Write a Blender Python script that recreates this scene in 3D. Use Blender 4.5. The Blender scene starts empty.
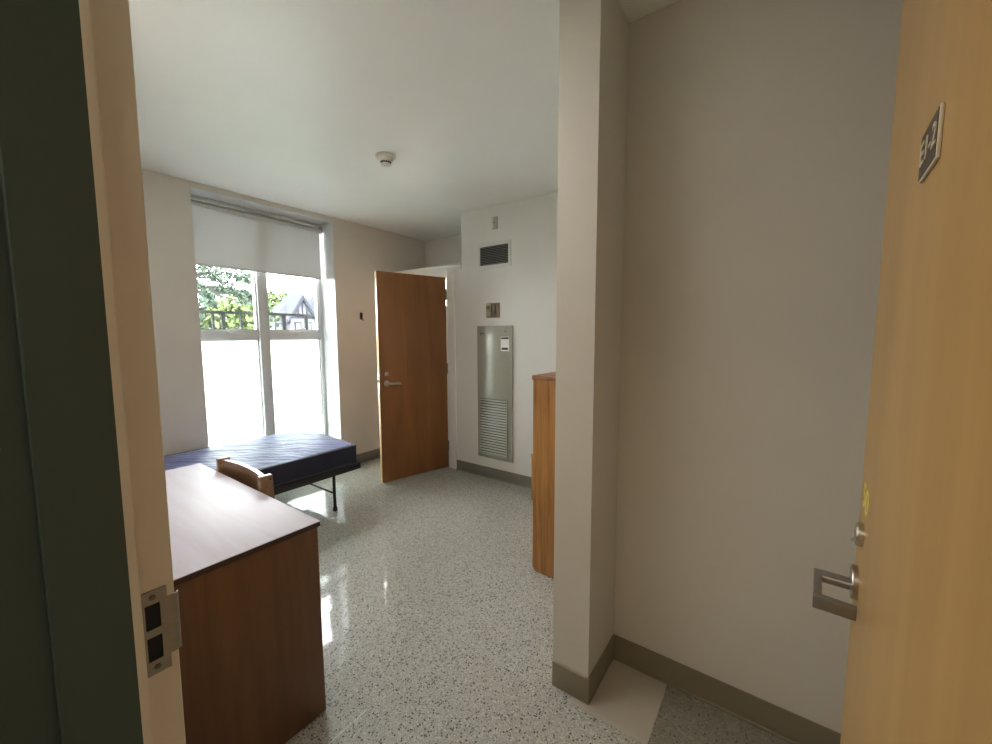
import bpy, bmesh, math, random
from mathutils import Vector, Matrix
random.seed(7)
SC = bpy.context.scene
COL = SC.collection
R = math.radians

# ------------------------------------------------------------------ camera
cd = bpy.data.cameras.new('camera')
cd.sensor_fit = 'HORIZONTAL'; cd.sensor_width = 36.0
cd.lens = 400.09 / 992 * 36.0
cd.clip_start = 0.01; cd.clip_end = 300
cam = bpy.data.objects.new('camera', cd); COL.objects.link(cam)
F = Vector((0.80836095, 0.58111195, -0.09413539))
RT = Vector((0.58338661, -0.8121844, -0.00406977))
UP = Vector((0.07882029, 0.05162749, 0.99555109))
cam.matrix_world = Matrix(((RT.x, UP.x, -F.x, 0), (RT.y, UP.y, -F.y, 0), (RT.z, UP.z, -F.z, 1.4493), (0, 0, 0, 1)))
SC.camera = cam

# ------------------------------------------------------------------ world, lights, exposure
w = bpy.data.worlds.new('overcast_sky'); SC.world = w; w.use_nodes = True
bg = w.node_tree.nodes['Background']
bg.inputs[0].default_value = (0.94, 0.965, 1.0, 1); bg.inputs[1].default_value = 20.0

def area(name, loc, rot, sx, sy, power, color, portal=False):
    l = bpy.data.lights.new(name, 'AREA'); l.shape = 'RECTANGLE'; l.size = sx; l.size_y = sy
    l.energy = power; l.color = color
    o = bpy.data.objects.new(name, l); o.location = loc; o.rotation_euler = rot; COL.objects.link(o)
    if portal: l.cycles.is_portal = True
    return o
# daylight portal just outside the window (guides the sky light, gives none of its own)
area('window_portal', (1.86, 4.26, 1.35), (R(-90), 0, 0), 1.5, 2.7, 1.0, (1, 1, 1), portal=True)
# corridor ceiling lamp behind the camera
area('corridor_lamp_light', (-0.85, 0.75, 2.60), (0, 0, 0), 0.6, 1.2, 8.0, (1.0, 0.85, 0.63))
# unseen fill light added above the desk to brighten the room
area('room_fill_light', (0.55, 1.7, 2.63), (0, 0, 0), 0.5, 1.2, 9.0, (1.0, 0.96, 0.90))
# lamp inside the closet behind the second door
area('closet_lamp_light', (3.55, 3.68, 2.09), (0, 0, 0), 0.2, 0.2, 8.0, (1.0, 0.93, 0.82))

vs = SC.view_settings
vs.view_transform = 'Standard'; vs.look = 'None'; vs.gamma = 1.0; vs.use_curve_mapping = False
vs.exposure = 0.88
SC.cycles.diffuse_bounces = 8; SC.cycles.max_bounces = 14; SC.cycles.transparent_max_bounces = 12
SC.cycles.sample_clamp_indirect = 12.0

# ------------------------------------------------------------------ materials
def lin(r, g, b):
    f = lambda c: ((c / 255 + .055) / 1.055) ** 2.4 if c > 10 else c / 255 / 12.92
    return (f(r), f(g), f(b), 1)

class NT:
    def __init__(s, name):
        s.m = bpy.data.materials.new(name); s.m.use_nodes = True
        s.t = s.m.node_tree; s.b = s.t.nodes['Principled BSDF']; s.out = s.t.nodes['Material Output']
    def n(s, kind, **kw):
        x = s.t.nodes.new(kind)
        for k, v in kw.items():
            if k in x.inputs: x.inputs[k].default_value = v
            else: setattr(x, k, v)
        return x
    def l(s, a, b): s.t.links.new(a, b)
    def ramp(s, src, stops, interp='LINEAR'):
        r = s.n('ShaderNodeValToRGB'); r.color_ramp.interpolation = interp
        els = r.color_ramp.elements
        while len(els) < len(stops): els.new(0.5)
        for e, (p, c) in zip(els, stops): e.position = p; e.color = c
        s.l(src, r.inputs[0]); return r
    def coords(s, kind='Object', scale=(1, 1, 1), rot=(0, 0, 0)):
        c = s.n('ShaderNodeTexCoord'); m = s.n('ShaderNodeMapping')
        m.inputs['Scale'].default_value = scale; m.inputs['Rotation'].default_value = rot
        s.l(c.outputs[kind], m.inputs[0]); return m.outputs[0]
    def bump(s, h, strength, dist=0.002):
        b = s.n('ShaderNodeBump'); b.inputs['Strength'].default_value = strength; b.inputs['Distance'].default_value = dist
        s.l(h, b.inputs['Height']); s.l(b.outputs[0], s.b.inputs['Normal'])

def paint(name, col, rough=0.55, mott=0.03, bump=0.15, scale=220):
    a = NT(name)
    nz = a.n('ShaderNodeTexNoise'); nz.inputs['Scale'].default_value = 2.2; nz.inputs['Detail'].default_value = 4
    v = a.coords('Object'); a.l(v, nz.inputs['Vector'])
    c1 = tuple(max(0, c * (1 - mott)) for c in col[:3]) + (1,); c2 = tuple(min(1, c * (1 + mott)) for c in col[:3]) + (1,)
    r = a.ramp(nz.outputs['Fac'], [(0.35, c1), (0.65, c2)])
    a.l(r.outputs[0], a.b.inputs['Base Color']); a.b.inputs['Roughness'].default_value = rough
    n2 = a.n('ShaderNodeTexNoise'); n2.inputs['Scale'].default_value = scale; a.l(v, n2.inputs['Vector'])
    a.bump(n2.outputs['Fac'], bump, 0.001)
    return a.m

def plain(name, col, rough=0.5, metal=0.0, spec=0.5):
    a = NT(name)
    nz = a.n('ShaderNodeTexNoise'); nz.inputs['Scale'].default_value = 60
    a.l(a.coords('Object'), nz.inputs['Vector'])
    r = a.ramp(nz.outputs['Fac'], [(0.3, tuple(c * .93 for c in col[:3]) + (1,)), (0.7, tuple(min(1, c * 1.05) for c in col[:3]) + (1,))])
    a.l(r.outputs[0], a.b.inputs['Base Color'])
    a.b.inputs['Roughness'].default_value = rough; a.b.inputs['Metallic'].default_value = metal
    a.b.inputs['Specular IOR Level'].default_value = spec
    return a.m

def wood(name, dark, mid, light, stretch=(26, 26, 1.6), rough=0.38, contrast=0.5, bump=0.05, wave=0.0):
    a = NT(name); v = a.coords('Object', stretch)
    n1 = a.n('ShaderNodeTexNoise'); n1.inputs['Scale'].default_value = 1.0; n1.inputs['Detail'].default_value = 6; n1.inputs['Distortion'].default_value = 0.8
    a.l(v, n1.inputs['Vector'])
    n2 = a.n('ShaderNodeTexNoise'); n2.inputs['Scale'].default_value = 7.0; n2.inputs['Detail'].default_value = 3
    a.l(v, n2.inputs['Vector'])
    mx = a.n('ShaderNodeMath', operation='MULTIPLY_ADD'); mx.inputs[1].default_value = 0.25; 
    a.l(n2.outputs['Fac'], mx.inputs[0]); a.l(n1.outputs['Fac'], mx.inputs[2])
    src = mx.outputs[0]
    if wave:
        wv = a.n('ShaderNodeTexWave', wave_type='RINGS', rings_direction='Y'); wv.inputs['Scale'].default_value = wave
        wv.inputs['Distortion'].default_value = 3.0; wv.inputs['Detail'].default_value = 2
        a.l(a.coords('Object', (1, 1, .16)), wv.inputs['Vector'])
        m2 = a.n('ShaderNodeMath', operation='MULTIPLY_ADD'); m2.inputs[1].default_value = 0.16
        a.l(wv.outputs['Fac'], m2.inputs[0]); a.l(src, m2.inputs[2]); src = m2.outputs[0]
    r = a.ramp(src, [(0.62 - contrast / 2, dark), (0.64, mid), (0.66 + contrast / 2, light)])
    a.l(r.outputs[0], a.b.inputs['Base Color']); a.b.inputs['Roughness'].default_value = rough
    a.bump(n2.outputs['Fac'], bump, 0.001)
    return a.m

def terrazzo(name, base, darkc, lightc, rough=0.05, scale=125):
    a = NT(name); v = a.coords('Object')
    vo = a.n('ShaderNodeTexVoronoi'); vo.inputs['Scale'].default_value = scale; a.l(v, vo.inputs['Vector'])
    sp = a.n('ShaderNodeSeparateColor'); a.l(vo.outputs['Color'], sp.inputs[0])
    chips = a.ramp(sp.outputs[0], [(0.0, darkc), (0.10, tuple(c * 1.7 for c in darkc[:3]) + (1,)), (0.21, base), (0.72, tuple(c * .86 for c in base[:3]) + (1,)), (0.80, lightc)], 'CONSTANT')
    d = a.n('ShaderNodeMath', operation='LESS_THAN'); d.inputs[1].default_value = 0.46; a.l(vo.outputs['Distance'], d.inputs[0])
    v2 = a.n('ShaderNodeTexVoronoi'); v2.inputs['Scale'].default_value = scale * 2.3; a.l(v, v2.inputs['Vector'])
    s2 = a.n('ShaderNodeSeparateColor'); a.l(v2.outputs['Color'], s2.inputs[0])
    fine = a.ramp(s2.outputs[1], [(0.0, tuple((c * .45 + d_ * .55) for c, d_ in zip(base[:3], darkc[:3])) + (1,)), (0.12, tuple(c * .85 for c in base[:3]) + (1,)), (0.35, base), (0.85, lightc)], 'CONSTANT')
    mx = a.n('ShaderNodeMix', data_type='RGBA'); a.l(d.outputs[0], mx.inputs[0]); a.l(fine.outputs[0], mx.inputs[6]); a.l(chips.outputs[0], mx.inputs[7])
    nz = a.n('ShaderNodeTexNoise'); nz.inputs['Scale'].default_value = 1.3; nz.inputs['Detail'].default_value = 5; a.l(v, nz.inputs['Vector'])
    cl = a.ramp(nz.outputs['Fac'], [(0.3, (.90, .90, .90, 1)), (0.7, (1.0, 1.0, 1.0, 1))])
    ml = a.n('ShaderNodeMix', data_type='RGBA', blend_type='MULTIPLY'); ml.inputs[0].default_value = 1.0
    a.l(mx.outputs[2], ml.inputs[6]); a.l(cl.outputs[0], ml.inputs[7])
    a.l(ml.outputs[2], a.b.inputs['Base Color'])
    rn = a.n('ShaderNodeTexNoise'); rn.inputs['Scale'].default_value = 5; a.l(v, rn.inputs['Vector'])
    rr = a.ramp(rn.outputs['Fac'], [(0.3, (rough * .7,) * 3 + (1,)), (0.75, (rough * 1.6,) * 3 + (1,))]); a.l(rr.outputs[0], a.b.inputs['Coat Roughness']); a.b.inputs['Coat Weight'].default_value = 1.0; a.b.inputs['Roughness'].default_value = 0.5; a.b.inputs['Specular IOR Level'].default_value = 0.2
    b1 = a.n('ShaderNodeTexNoise'); b1.inputs['Scale'].default_value = 9; b1.inputs['Detail'].default_value = 3; a.l(v, b1.inputs['Vector'])
    bp_ = a.n('ShaderNodeBump'); bp_.inputs['Strength'].default_value = 0.22; bp_.inputs['Distance'].default_value = 0.004; a.l(b1.outputs['Fac'], bp_.inputs['Height']); a.l(bp_.outputs[0], a.b.inputs['Coat Normal'])
    return a.m

def foliage_mat(name, c1, c2):
    a = NT(name); v = a.coords('Object')
    nz = a.n('ShaderNodeTexNoise'); nz.inputs['Scale'].default_value = 1.4; nz.inputs['Detail'].default_value = 4; a.l(v, nz.inputs['Vector'])
    r = a.ramp(nz.outputs['Fac'], [(0.35, c1), (0.65, c2)])
    a.l(r.outputs[0], a.b.inputs['Base Color']); a.b.inputs['Roughness'].default_value = 0.8; a.b.inputs['Specular IOR Level'].default_value = 0.0
    return a.m

M = {}
M['wall'] = paint('cream_wall_paint', (0.655, 0.62, 0.56, 1), 0.5, 0.02)
M['wall_white'] = paint('white_wall_paint', (0.72, 0.71, 0.67, 1), 0.5, 0.015)
M['ceiling'] = paint('ceiling_paint', (0.84, 0.84, 0.81, 1), 0.42, 0.015)
M['reveal'] = paint('white_reveal_paint', (0.62, 0.63, 0.63, 1), 0.4, 0.01)
M['trim'] = paint('offwhite_gloss_paint', (0.74, 0.73, 0.68, 1), 0.35, 0.01, 0.05)
M['jamb'] = paint('beige_frame_paint', (0.78, 0.70, 0.60, 1), 0.4, 0.02, 0.3, 500)
M['darkjamb'] = paint('dark_green_frame_paint', lin(66, 80, 74), 0.42, 0.03, 0.2, 500)
M['base'] = paint('olive_grey_vinyl_base', lin(132, 124, 104), 0.4, 0.04, 0.05)
M['base_grey'] = paint('grey_vinyl_base', lin(118, 114, 104), 0.4, 0.04, 0.05)
M['floor'] = terrazzo('grey_terrazzo', (0.40, 0.395, 0.35, 1), (0.065, 0.064, 0.055, 1), (0.54, 0.53, 0.48, 1))
M['floor_nook'] = terrazzo('shaded_terrazzo', (0.24, 0.23, 0.19, 1), (0.10, 0.097, 0.08, 1), (0.29, 0.28, 0.235, 1), 0.22)  # nook floor darkened mainly to put its shade into the colour
M['patch'] = paint('beige_stone', (0.43, 0.39, 0.33, 1), 0.35, 0.07)
M['zinc'] = plain('zinc_strip', (0.62, 0.62, 0.6, 1), 0.4, 0.6)
M['birch'] = wood('birch_veneer', lin(162, 124, 70), lin(174, 136, 80), lin(186, 150, 92), (9, 9, 1.0), 0.36, 0.7)
M['birch_shaded'] = wood('shaded_birch_veneer', lin(112, 70, 34), lin(132, 86, 44), lin(148, 100, 54), (7, 7, 0.9), 0.36, 0.6)  # darker birch copy, the far door's backlit shade put into the colour
M['birch_edge'] = wood('birch_edge', lin(190, 150, 95), lin(205, 165, 110), lin(215, 180, 125), (30, 30, 1.5), 0.4, 0.5)
M['oak'] = wood('oak_laminate', lin(132, 88, 44), lin(166, 116, 64), lin(182, 132, 78), (30, 30, 1.7), 0.4, 0.35, 0.06, 9.0)
M['oak_edge'] = wood('oak_edge', lin(116, 76, 46), lin(138, 94, 60), lin(152, 106, 68), (4, 30, 30), 0.4, 0.4)
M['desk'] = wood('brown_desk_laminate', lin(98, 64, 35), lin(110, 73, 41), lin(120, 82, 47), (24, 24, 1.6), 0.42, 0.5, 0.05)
M['desktop'] = wood('sheen_toned_desk_top', lin(184, 175, 182), lin(192, 186, 196), lin(199, 195, 206), (18, 1.2, 18), 0.50, 0.6, 0.05)  # pale lavender base paints window sheen onto the brown laminate
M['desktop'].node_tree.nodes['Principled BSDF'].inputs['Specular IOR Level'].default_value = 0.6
M['desk_edge'] = plain('dark_desk_edge', lin(74, 44, 30), 0.45)
M['chairwood'] = wood('chair_beech', lin(118, 88, 64), lin(134, 103, 78), lin(146, 116, 90), (30, 1.6, 30), 0.3, 0.4)
M['steel'] = plain('satin_steel', (0.62, 0.60, 0.56, 1), 0.28, 1.0)
M['nickel'] = plain('brushed_nickel', (0.50, 0.46, 0.40, 1), 0.32, 1.0)
M['plate'] = plain('worn_strike_steel', (0.36, 0.35, 0.34, 1), 0.4, 0.9)
M['bronze'] = plain('dark_hinge_metal', (0.20, 0.17, 0.13, 1), 0.4, 0.8)
M['black'] = plain('black_void', (0.006, 0.006, 0.007, 1), 0.7)
M['blackmetal'] = plain('black_bed_steel', (0.014, 0.014, 0.016, 1), 0.35, 0.0)
M['alu'] = plain('painted_window_aluminium', (0.60, 0.61, 0.60, 1), 0.4, 0.0)
M['alu_white'] = plain('white_aluminium', (0.62, 0.63, 0.63, 1), 0.35, 0.0)
M['rail'] = plain('grey_rail_paint', (0.05, 0.053, 0.053, 1), 0.5, spec=0.0)
M['plastic'] = plain('ivory_plastic', (0.66, 0.63, 0.54, 1), 0.35)
M['greyplastic'] = plain('grey_plastic', (0.42, 0.42, 0.38, 1), 0.4)
M['darkgrille'] = plain('dark_grille', (0.035, 0.035, 0.034, 1), 0.5)
M['ventslat'] = plain('grey_vent_slat', (0.34, 0.34, 0.32, 1), 0.45, 0.3)
M['ventframe'] = plain('white_vent_frame', (0.66, 0.66, 0.64, 1), 0.4)
M['panel'] = plain('grey_enamel_panel', (0.42, 0.42, 0.355, 1), 0.22, 0.25)
M['paneldark'] = plain('panel_gap', (0.03, 0.03, 0.026, 1), 0.6)
M['sticker'] = plain('white_sticker', (0.80, 0.80, 0.76, 1), 0.5)
M['ink'] = plain('black_ink', (0.02, 0.02, 0.02, 1), 0.6)
M['brownbox'] = plain('tan_control_plastic', (0.22, 0.17, 0.12, 1), 0.4, 0.2)
M['tan'] = plain('pale_tan_plastic', (0.36, 0.33, 0.25, 1), 0.4)
M['greenled'] = plain('green_dial', (0.10, 0.16, 0.07, 1), 0.5)
M['plaque'] = plain('dark_brown_plaque', (0.060, 0.042, 0.026, 1), 0.4)
M['plaqueedge'] = plain('pale_plaque_edge', (0.62, 0.56, 0.44, 1), 0.4)
M['yellow'] = plain('yellow_paint_pen', (0.78, 0.70, 0.16, 1), 0.5)
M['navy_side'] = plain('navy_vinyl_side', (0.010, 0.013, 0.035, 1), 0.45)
M['piping'] = plain('navy_piping', (0.06, 0.065, 0.10, 1), 0.4)
# quilted navy top, with the window's lavender sheen painted into its base colour
a = NT('navy_quilted_sheen'); v = a.coords('Object', (1, 1, 1))
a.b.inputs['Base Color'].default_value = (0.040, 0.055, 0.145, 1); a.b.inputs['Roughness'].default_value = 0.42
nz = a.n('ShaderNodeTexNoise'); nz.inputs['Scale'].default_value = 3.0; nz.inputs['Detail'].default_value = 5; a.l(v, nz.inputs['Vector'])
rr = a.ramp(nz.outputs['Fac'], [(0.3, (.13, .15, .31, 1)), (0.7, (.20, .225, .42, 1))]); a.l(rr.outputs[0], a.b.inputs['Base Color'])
wv = a.n('ShaderNodeTexWave', wave_type='BANDS', bands_direction='DIAGONAL'); wv.inputs['Scale'].default_value = 7.0; wv.inputs['Distortion'].default_value = 5.5; wv.inputs['Detail'].default_value = 2; wv.inputs['Detail Scale'].default_value = 1.4
a.l(v, wv.inputs['Vector']); a.bump(wv.outputs['Fac'], 0.30, 0.010)
a.b.inputs['Specular IOR Level'].default_value = 0.35
M['navy_top'] = a.m
# blind fabric
a = NT('grey_blind_fabric'); a.b.inputs['Base Color'].default_value = (0.74, 0.74, 0.73, 1); a.b.inputs['Roughness'].default_value = 0.8
tr = a.n('ShaderNodeBsdfTranslucent'); tr.inputs[0].default_value = (0.50, 0.52, 0.52, 1)
mx = a.n('ShaderNodeMixShader'); mx.inputs[0].default_value = 0.16
wz = a.n('ShaderNodeTexNoise'); wz.inputs['Scale'].default_value = 400; a.l(a.coords('Object'), wz.inputs['Vector']); a.bump(wz.outputs['Fac'], 0.2, 0.001)
a.l(a.b.outputs[0], mx.inputs[1]); a.l(tr.outputs[0], mx.inputs[2]); a.l(mx.outputs[0], a.out.inputs[0])
M['blind'] = a.m
# clear glass (thin pane)
a = NT('clear_glass'); tp = a.n('ShaderNodeBsdfTransparent'); tp.inputs[0].default_value = (0.96, 0.97, 0.96, 1)
gl = a.n('ShaderNodeBsdfGlossy'); gl.inputs['Roughness'].default_value = 0.02
fr = a.n('ShaderNodeFresnel'); fr.inputs[0].default_value = 1.3
mx = a.n('ShaderNodeMixShader'); a.l(fr.outputs[0], mx.inputs[0]); a.l(tp.outputs[0], mx.inputs[1]); a.l(gl.outputs[0], mx.inputs[2]); a.l(mx.outputs[0], a.out.inputs[0])
M['glass'] = a.m
# frosted film
a = NT('frosted_glass'); tl = a.n('ShaderNodeBsdfTranslucent')
nz = a.n('ShaderNodeTexNoise'); nz.inputs['Scale'].default_value = 1.6; nz.inputs['Detail'].default_value = 3; a.l(a.coords('Object'), nz.inputs['Vector'])
rr = a.ramp(nz.outputs['Fac'], [(0.35, (0.70, 0.76, 0.72, 1)), (0.65, (0.79, 0.84, 0.81, 1))]); a.l(rr.outputs[0], tl.inputs[0])
gl = a.n('ShaderNodeBsdfGlossy'); gl.inputs['Roughness'].default_value = 0.35
mx = a.n('ShaderNodeMixShader'); mx.inputs[0].default_value = 0.05
a.l(tl.outputs[0], mx.inputs[1]); a.l(gl.outputs[0], mx.inputs[2]); a.l(mx.outputs[0], a.out.inputs[0])
M['frost'] = a.m
M['leaf'] = foliage_mat('pale_green_leaves', (0.032, 0.044, 0.026, 1), (0.055, 0.072, 0.040, 1))
M['leaf_dark'] = foliage_mat('grey_green_leaves', (0.030, 0.042, 0.032, 1), (0.052, 0.068, 0.050, 1))
M['leaf_yellow'] = foliage_mat('yellow_green_leaves', (0.040, 0.054, 0.024, 1), (0.066, 0.082, 0.038, 1))
M['bark'] = plain('bark', (0.030, 0.030, 0.027, 1), 0.8, spec=0.0)
M['grass'] = foliage_mat('lawn', (0.02, 0.035, 0.014, 1), (0.03, 0.05, 0.018, 1))
M['slate'] = plain('grey_slate', (0.036, 0.039, 0.046, 1), 0.7, spec=0.0)
M['render'] = plain('white_render', (0.075, 0.077, 0.085, 1), 0.8, spec=0.0)
M['timber'] = plain('dark_timber', (0.022, 0.023, 0.030, 1), 0.7, spec=0.0)
M['brick'] = plain('red_brick', (0.06, 0.040, 0.038, 1), 0.8, spec=0.0)

# ------------------------------------------------------------------ mesh helpers
INV = {}
class MB:
    def __init__(s): s.bm = bmesh.new(); s.mi = 0
    def _set(s, faces):
        for f in faces: f.material_index = s.mi
        return faces
    def box(s, x0, x1, y0, y1, z0, z1, bev=0.0, seg=2, mat=None):
        vs_ = [s.bm.verts.new((x, y, z)) for x in (x0, x1) for y in (y0, y1) for z in (z0, z1)]
        q = [(0, 1, 3, 2), (4, 6, 7, 5), (0, 4, 5, 1), (2, 3, 7, 6), (0, 2, 6, 4), (1, 5, 7, 3)]
        fs = [s.bm.faces.new([vs_[i] for i in f]) for f in q]
        if mat is not None:
            bmesh.ops.transform(s.bm, matrix=mat, verts=vs_)
        s._set(fs)
        if bev:
            es = list({e for f in fs for e in f.edges})
            r = bmesh.ops.bevel(s.bm, geom=es, offset=bev, segments=seg, affect='EDGES', profile=0.5)
            s._set(r['faces'])
        return s
    def rod(s, p0, p1, r0, r1=None, n=16, cap=True):
        r1 = r0 if r1 is None else r1
        p0 = Vector(p0); p1 = Vector(p1); d = (p1 - p0).normalized()
        u = d.orthogonal().normalized(); v_ = d.cross(u)
        A = [s.bm.verts.new(p0 + (u * math.cos(2 * math.pi * i / n) + v_ * math.sin(2 * math.pi * i / n)) * r0) for i in range(n)]
        B = [s.bm.verts.new(p1 + (u * math.cos(2 * math.pi * i / n) + v_ * math.sin(2 * math.pi * i / n)) * r1) for i in range(n)]
        fs = [s.bm.faces.new((A[i], A[(i + 1) % n], B[(i + 1) % n], B[i])) for i in range(n)]
        if cap: fs += [s.bm.faces.new(list(reversed(A))), s.bm.faces.new(B)]
        s._set(fs); return s
    def lathe(s, prof, c, axis='z', n=40):
        # prof: list of (radius, height); closed at the ends when radius 0
        rings = []
        for r, h in prof:
            ring = []
            for i in range(n):
                t = 2 * math.pi * i / n; a_, b_ = r * math.cos(t), r * math.sin(t)
                p = {'z': (a_, b_, h), 'y': (a_, h, -b_), 'x': (h, a_, b_)}[axis]
                ring.append(s.bm.verts.new(Vector(c) + Vector(p)))
            rings.append(ring)
        fs = []
        for A, B in zip(rings, rings[1:]):
            fs += [s.bm.faces.new((A[i], A[(i + 1) % n], B[(i + 1) % n], B[i])) for i in range(n)]
        fs += [s.bm.faces.new(list(reversed(rings[0]))), s.bm.faces.new(rings[-1])]
        s._set(fs); return s
    def prism(s, pts, lo, hi, axis='z', bev=0.0):
        def P(p, h):
            return {'z': (p[0], p[1], h), 'y': (p[0], h, p[1]), 'x': (h, p[0], p[1])}[axis]
        A = [s.bm.verts.new(P(p, lo)) for p in pts]; B = [s.bm.verts.new(P(p, hi)) for p in pts]
        n = len(pts)
        fs = [s.bm.faces.new((A[i], A[(i + 1) % n], B[(i + 1) % n], B[i])) for i in range(n)]
        fs += [s.bm.faces.new(list(reversed(A))), s.bm.faces.new(B)]
        s._set(fs)
        if bev:
            es = list({e for f in fs for e in f.edges})
            r = bmesh.ops.bevel(s.bm, geom=es, offset=bev, segments=2, affect='EDGES', profile=0.5); s._set(r['faces'])
        return s
    def tube(s, pts, r, n=8):
        for p, q in zip(pts, pts[1:]): s.rod(p, q, r, n=n)
        return s
    def face(s, pts):
        f = s.bm.faces.new([s.bm.verts.new(p) for p in pts]); f.material_index = s.mi; return s
    def build(s, name, mats, parent=None, smooth=35, local=False):
        """world coordinates unless local; parent carries its own frame"""
        if parent is not None and not local:
            s.bm.transform(INV[parent.name])
        bmesh.ops.recalc_face_normals(s.bm, faces=s.bm.faces)
        me = bpy.data.meshes.new(name); s.bm.to_mesh(me); s.bm.free()
        for m_ in (mats if isinstance(mats, (list, tuple)) else [mats]): me.materials.append(m_)
        if smooth:
            me.shade_smooth(); me.set_sharp_from_angle(angle=R(smooth))
        o = bpy.data.objects.new(name, me); COL.objects.link(o)
        if parent is not None:
            o.parent = parent; INV[o.name] = INV[parent.name]
        else: INV[o.name] = Matrix.Identity(4)
        return o

def thing(name, label, cat, loc=(0, 0, 0), rz=0.0, group=None, kind=None):
    o = bpy.data.objects.new(name, None); o.empty_display_size = 0.1; COL.objects.link(o)
    o.location = loc; o.rotation_euler = (0, 0, rz)
    INV[o.name] = (Matrix.Translation(loc) @ Matrix.Rotation(rz, 4, 'Z')).inverted()
    if label: o['label'] = label
    if cat: o['category'] = cat
    if group: o['group'] = group
    if kind: o['kind'] = kind
    return o
def tag(o, label, cat, group=None):
    o['label'] = label; o['category'] = cat
    if group: o['group'] = group
    return o
def struct(o, label=None, cat=None):
    o['kind'] = 'structure'
    if label: o['label'] = label
    if cat: o['category'] = cat
    return o
def B(name, m, *boxes, parent=None, bev=0.0, smooth=35):
    b = MB()
    for x in boxes: b.box(*x, bev=bev)
    return b.build(name, m, parent, smooth)

# ------------------------------------------------------------------ key dimensions (metres)
YW, XV, XR, ZC = 3.839, 3.164, 3.780, 2.653      # window wall, vent wall, alcove wall, ceiling
XP, XQ, YP0, YP1 = 1.381, 1.668, 0.709, 0.555    # corner pier
WX0, WX1, WZ0, WZ1 = 1.245, 2.470, 0.15, 2.612   # window opening
BB = 0.108

# ------------------------------------------------------------------ structure
struct(B('floor', M['floor'], (-1.8, XR + .12, -1.6, YW + .4, -0.15, 0)), 'grey speckled terrazzo floor with waxed sheen', 'floor')
struct(B('ceiling', M['ceiling'], (-1.8, XR + .12, -1.6, YW + .4, ZC, ZC + .15)), 'flat pale painted ceiling', 'ceiling')
struct(B('wall_window', M['wall'], (0.03, WX0, YW, YW + .4, 0, ZC), (WX1, XR + .12, YW, YW + .4, 0, ZC),
         (WX0, WX1, YW, YW + .4, 0, WZ0), (WX0, WX1, YW, YW + .4, WZ1, ZC)), 'cream wall with the tall window', 'wall')
struct(B('wall_far', M['wall_white'], (XV, XV + .12, YP1, 2.70, 0, ZC), (XV, XV + .12, 2.70, 2.80, 0, 2.115),
         (XV + .12, XR, 2.58, 2.70, 0, ZC), (XV, XV + .12, 3.775, YW, 0, 2.115), (XR, XR + .12, 2.58, YW, 0, ZC)),
       'white far wall with vent and alcove above the open door', 'wall')
mb = MB().prism([(XP, YP0), (XP, YP1), (XQ, YP1), (XQ, -.42), (XQ + .12, -.42), (XQ + .12, YP1 + .03), (XV, YP1 + .03), (XV, YP0)], 0, ZC)
struct(mb.build('wall_corner', M['wall'], smooth=0), 'cream wall pier jutting out beside the entrance nook', 'wall')
struct(B('wall_right', M['wall'], (0.03, XQ, -.42, -.30, 0, ZC)), 'wall behind the open entry door', 'wall')
struct(B('wall_front', M['wall'], (0.03, .172, .815, YW, 0, ZC), (0.03, .172, -.30, -.19, 0, ZC), (0.03, .172, -.19, .815, 2.17, ZC)), 'wall holding the entrance doorway', 'wall')
struct(B('wall_corridor', M['wall'], (-1.8, -1.68, -1.6, YW + .4, 0, ZC), (-1.68, .03, -1.6, -1.48, 0, ZC), (-1.68, .03, 2.9, 3.02, 0, ZC),
         (.03, .15, -1.6, -.42, 0, ZC)), 'corridor walls behind the viewer', 'wall')
struct(B('trim_1', M['trim'], (XV - .006, XR, 2.702, YW - .001, 2.115, 2.172), (XV - .014, XV, 2.702, YW - .001, 2.150, 2.172)), 'white ledge over the far door', 'ledge')

# window reveal lining (white)
struct(B('trim_2', M['reveal'], (WX1 - .004, WX1 + .001, YW + .001, YW + .30, WZ0, WZ1), (WX0 - .001, WX0 + .004, YW + .001, YW + .30, WZ0, WZ1),
         (WX0, WX1, YW + .001, YW + .30, WZ1 - .004, WZ1 + .001)), 'white painted window reveal', 'reveal')

def base(name, m, a, b, th=0.007, side=1, label=None):
    a = Vector(a); b = Vector(b); d = (b - a).normalized(); n = Vector((-d.y, d.x)) * th * side
    m_ = MB()
    q = [a, b, b + n, a + n]
    m_.prism([(p.x, p.y) for p in q], 0, BB, bev=.0015)
    nn = n * 1.9
    q = [a, b, b + nn, a + nn]
    m_.prism([(p.x, p.y) for p in q], 0, .009, bev=.001)
    return struct(m_.build(name, m), label, 'baseboard')
base('baseboard_far', M['base_grey'], (XV, YP0), (XV, 2.80), label='grey vinyl baseboard under the vent wall')
base('baseboard_window', M['base_grey'], (.172, YW), (XV, YW), side=-1, label='grey vinyl baseboard under the window')
m_ = MB()
def bprism(m_, q, z=BB): m_.prism(q, 0, z, bev=.0015)
t_ = .007
bprism(m_, [(XP - t_, YP0), (XP - t_, YP1 - t_), (XQ - t_, YP1 - t_), (XQ - t_, -.30), (XQ, -.30), (XQ, YP1), (XP, YP1), (XP, YP0)])
bprism(m_, [(XQ - .017, -.30), (XQ - t_, -.30), (XQ - t_, YP1 - t_), (XQ - .017, YP1 - t_)], .010)
struct(m_.build('baseboard_corner', M['base']), 'olive grey baseboard around the pier and nook', 'baseboard')

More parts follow.
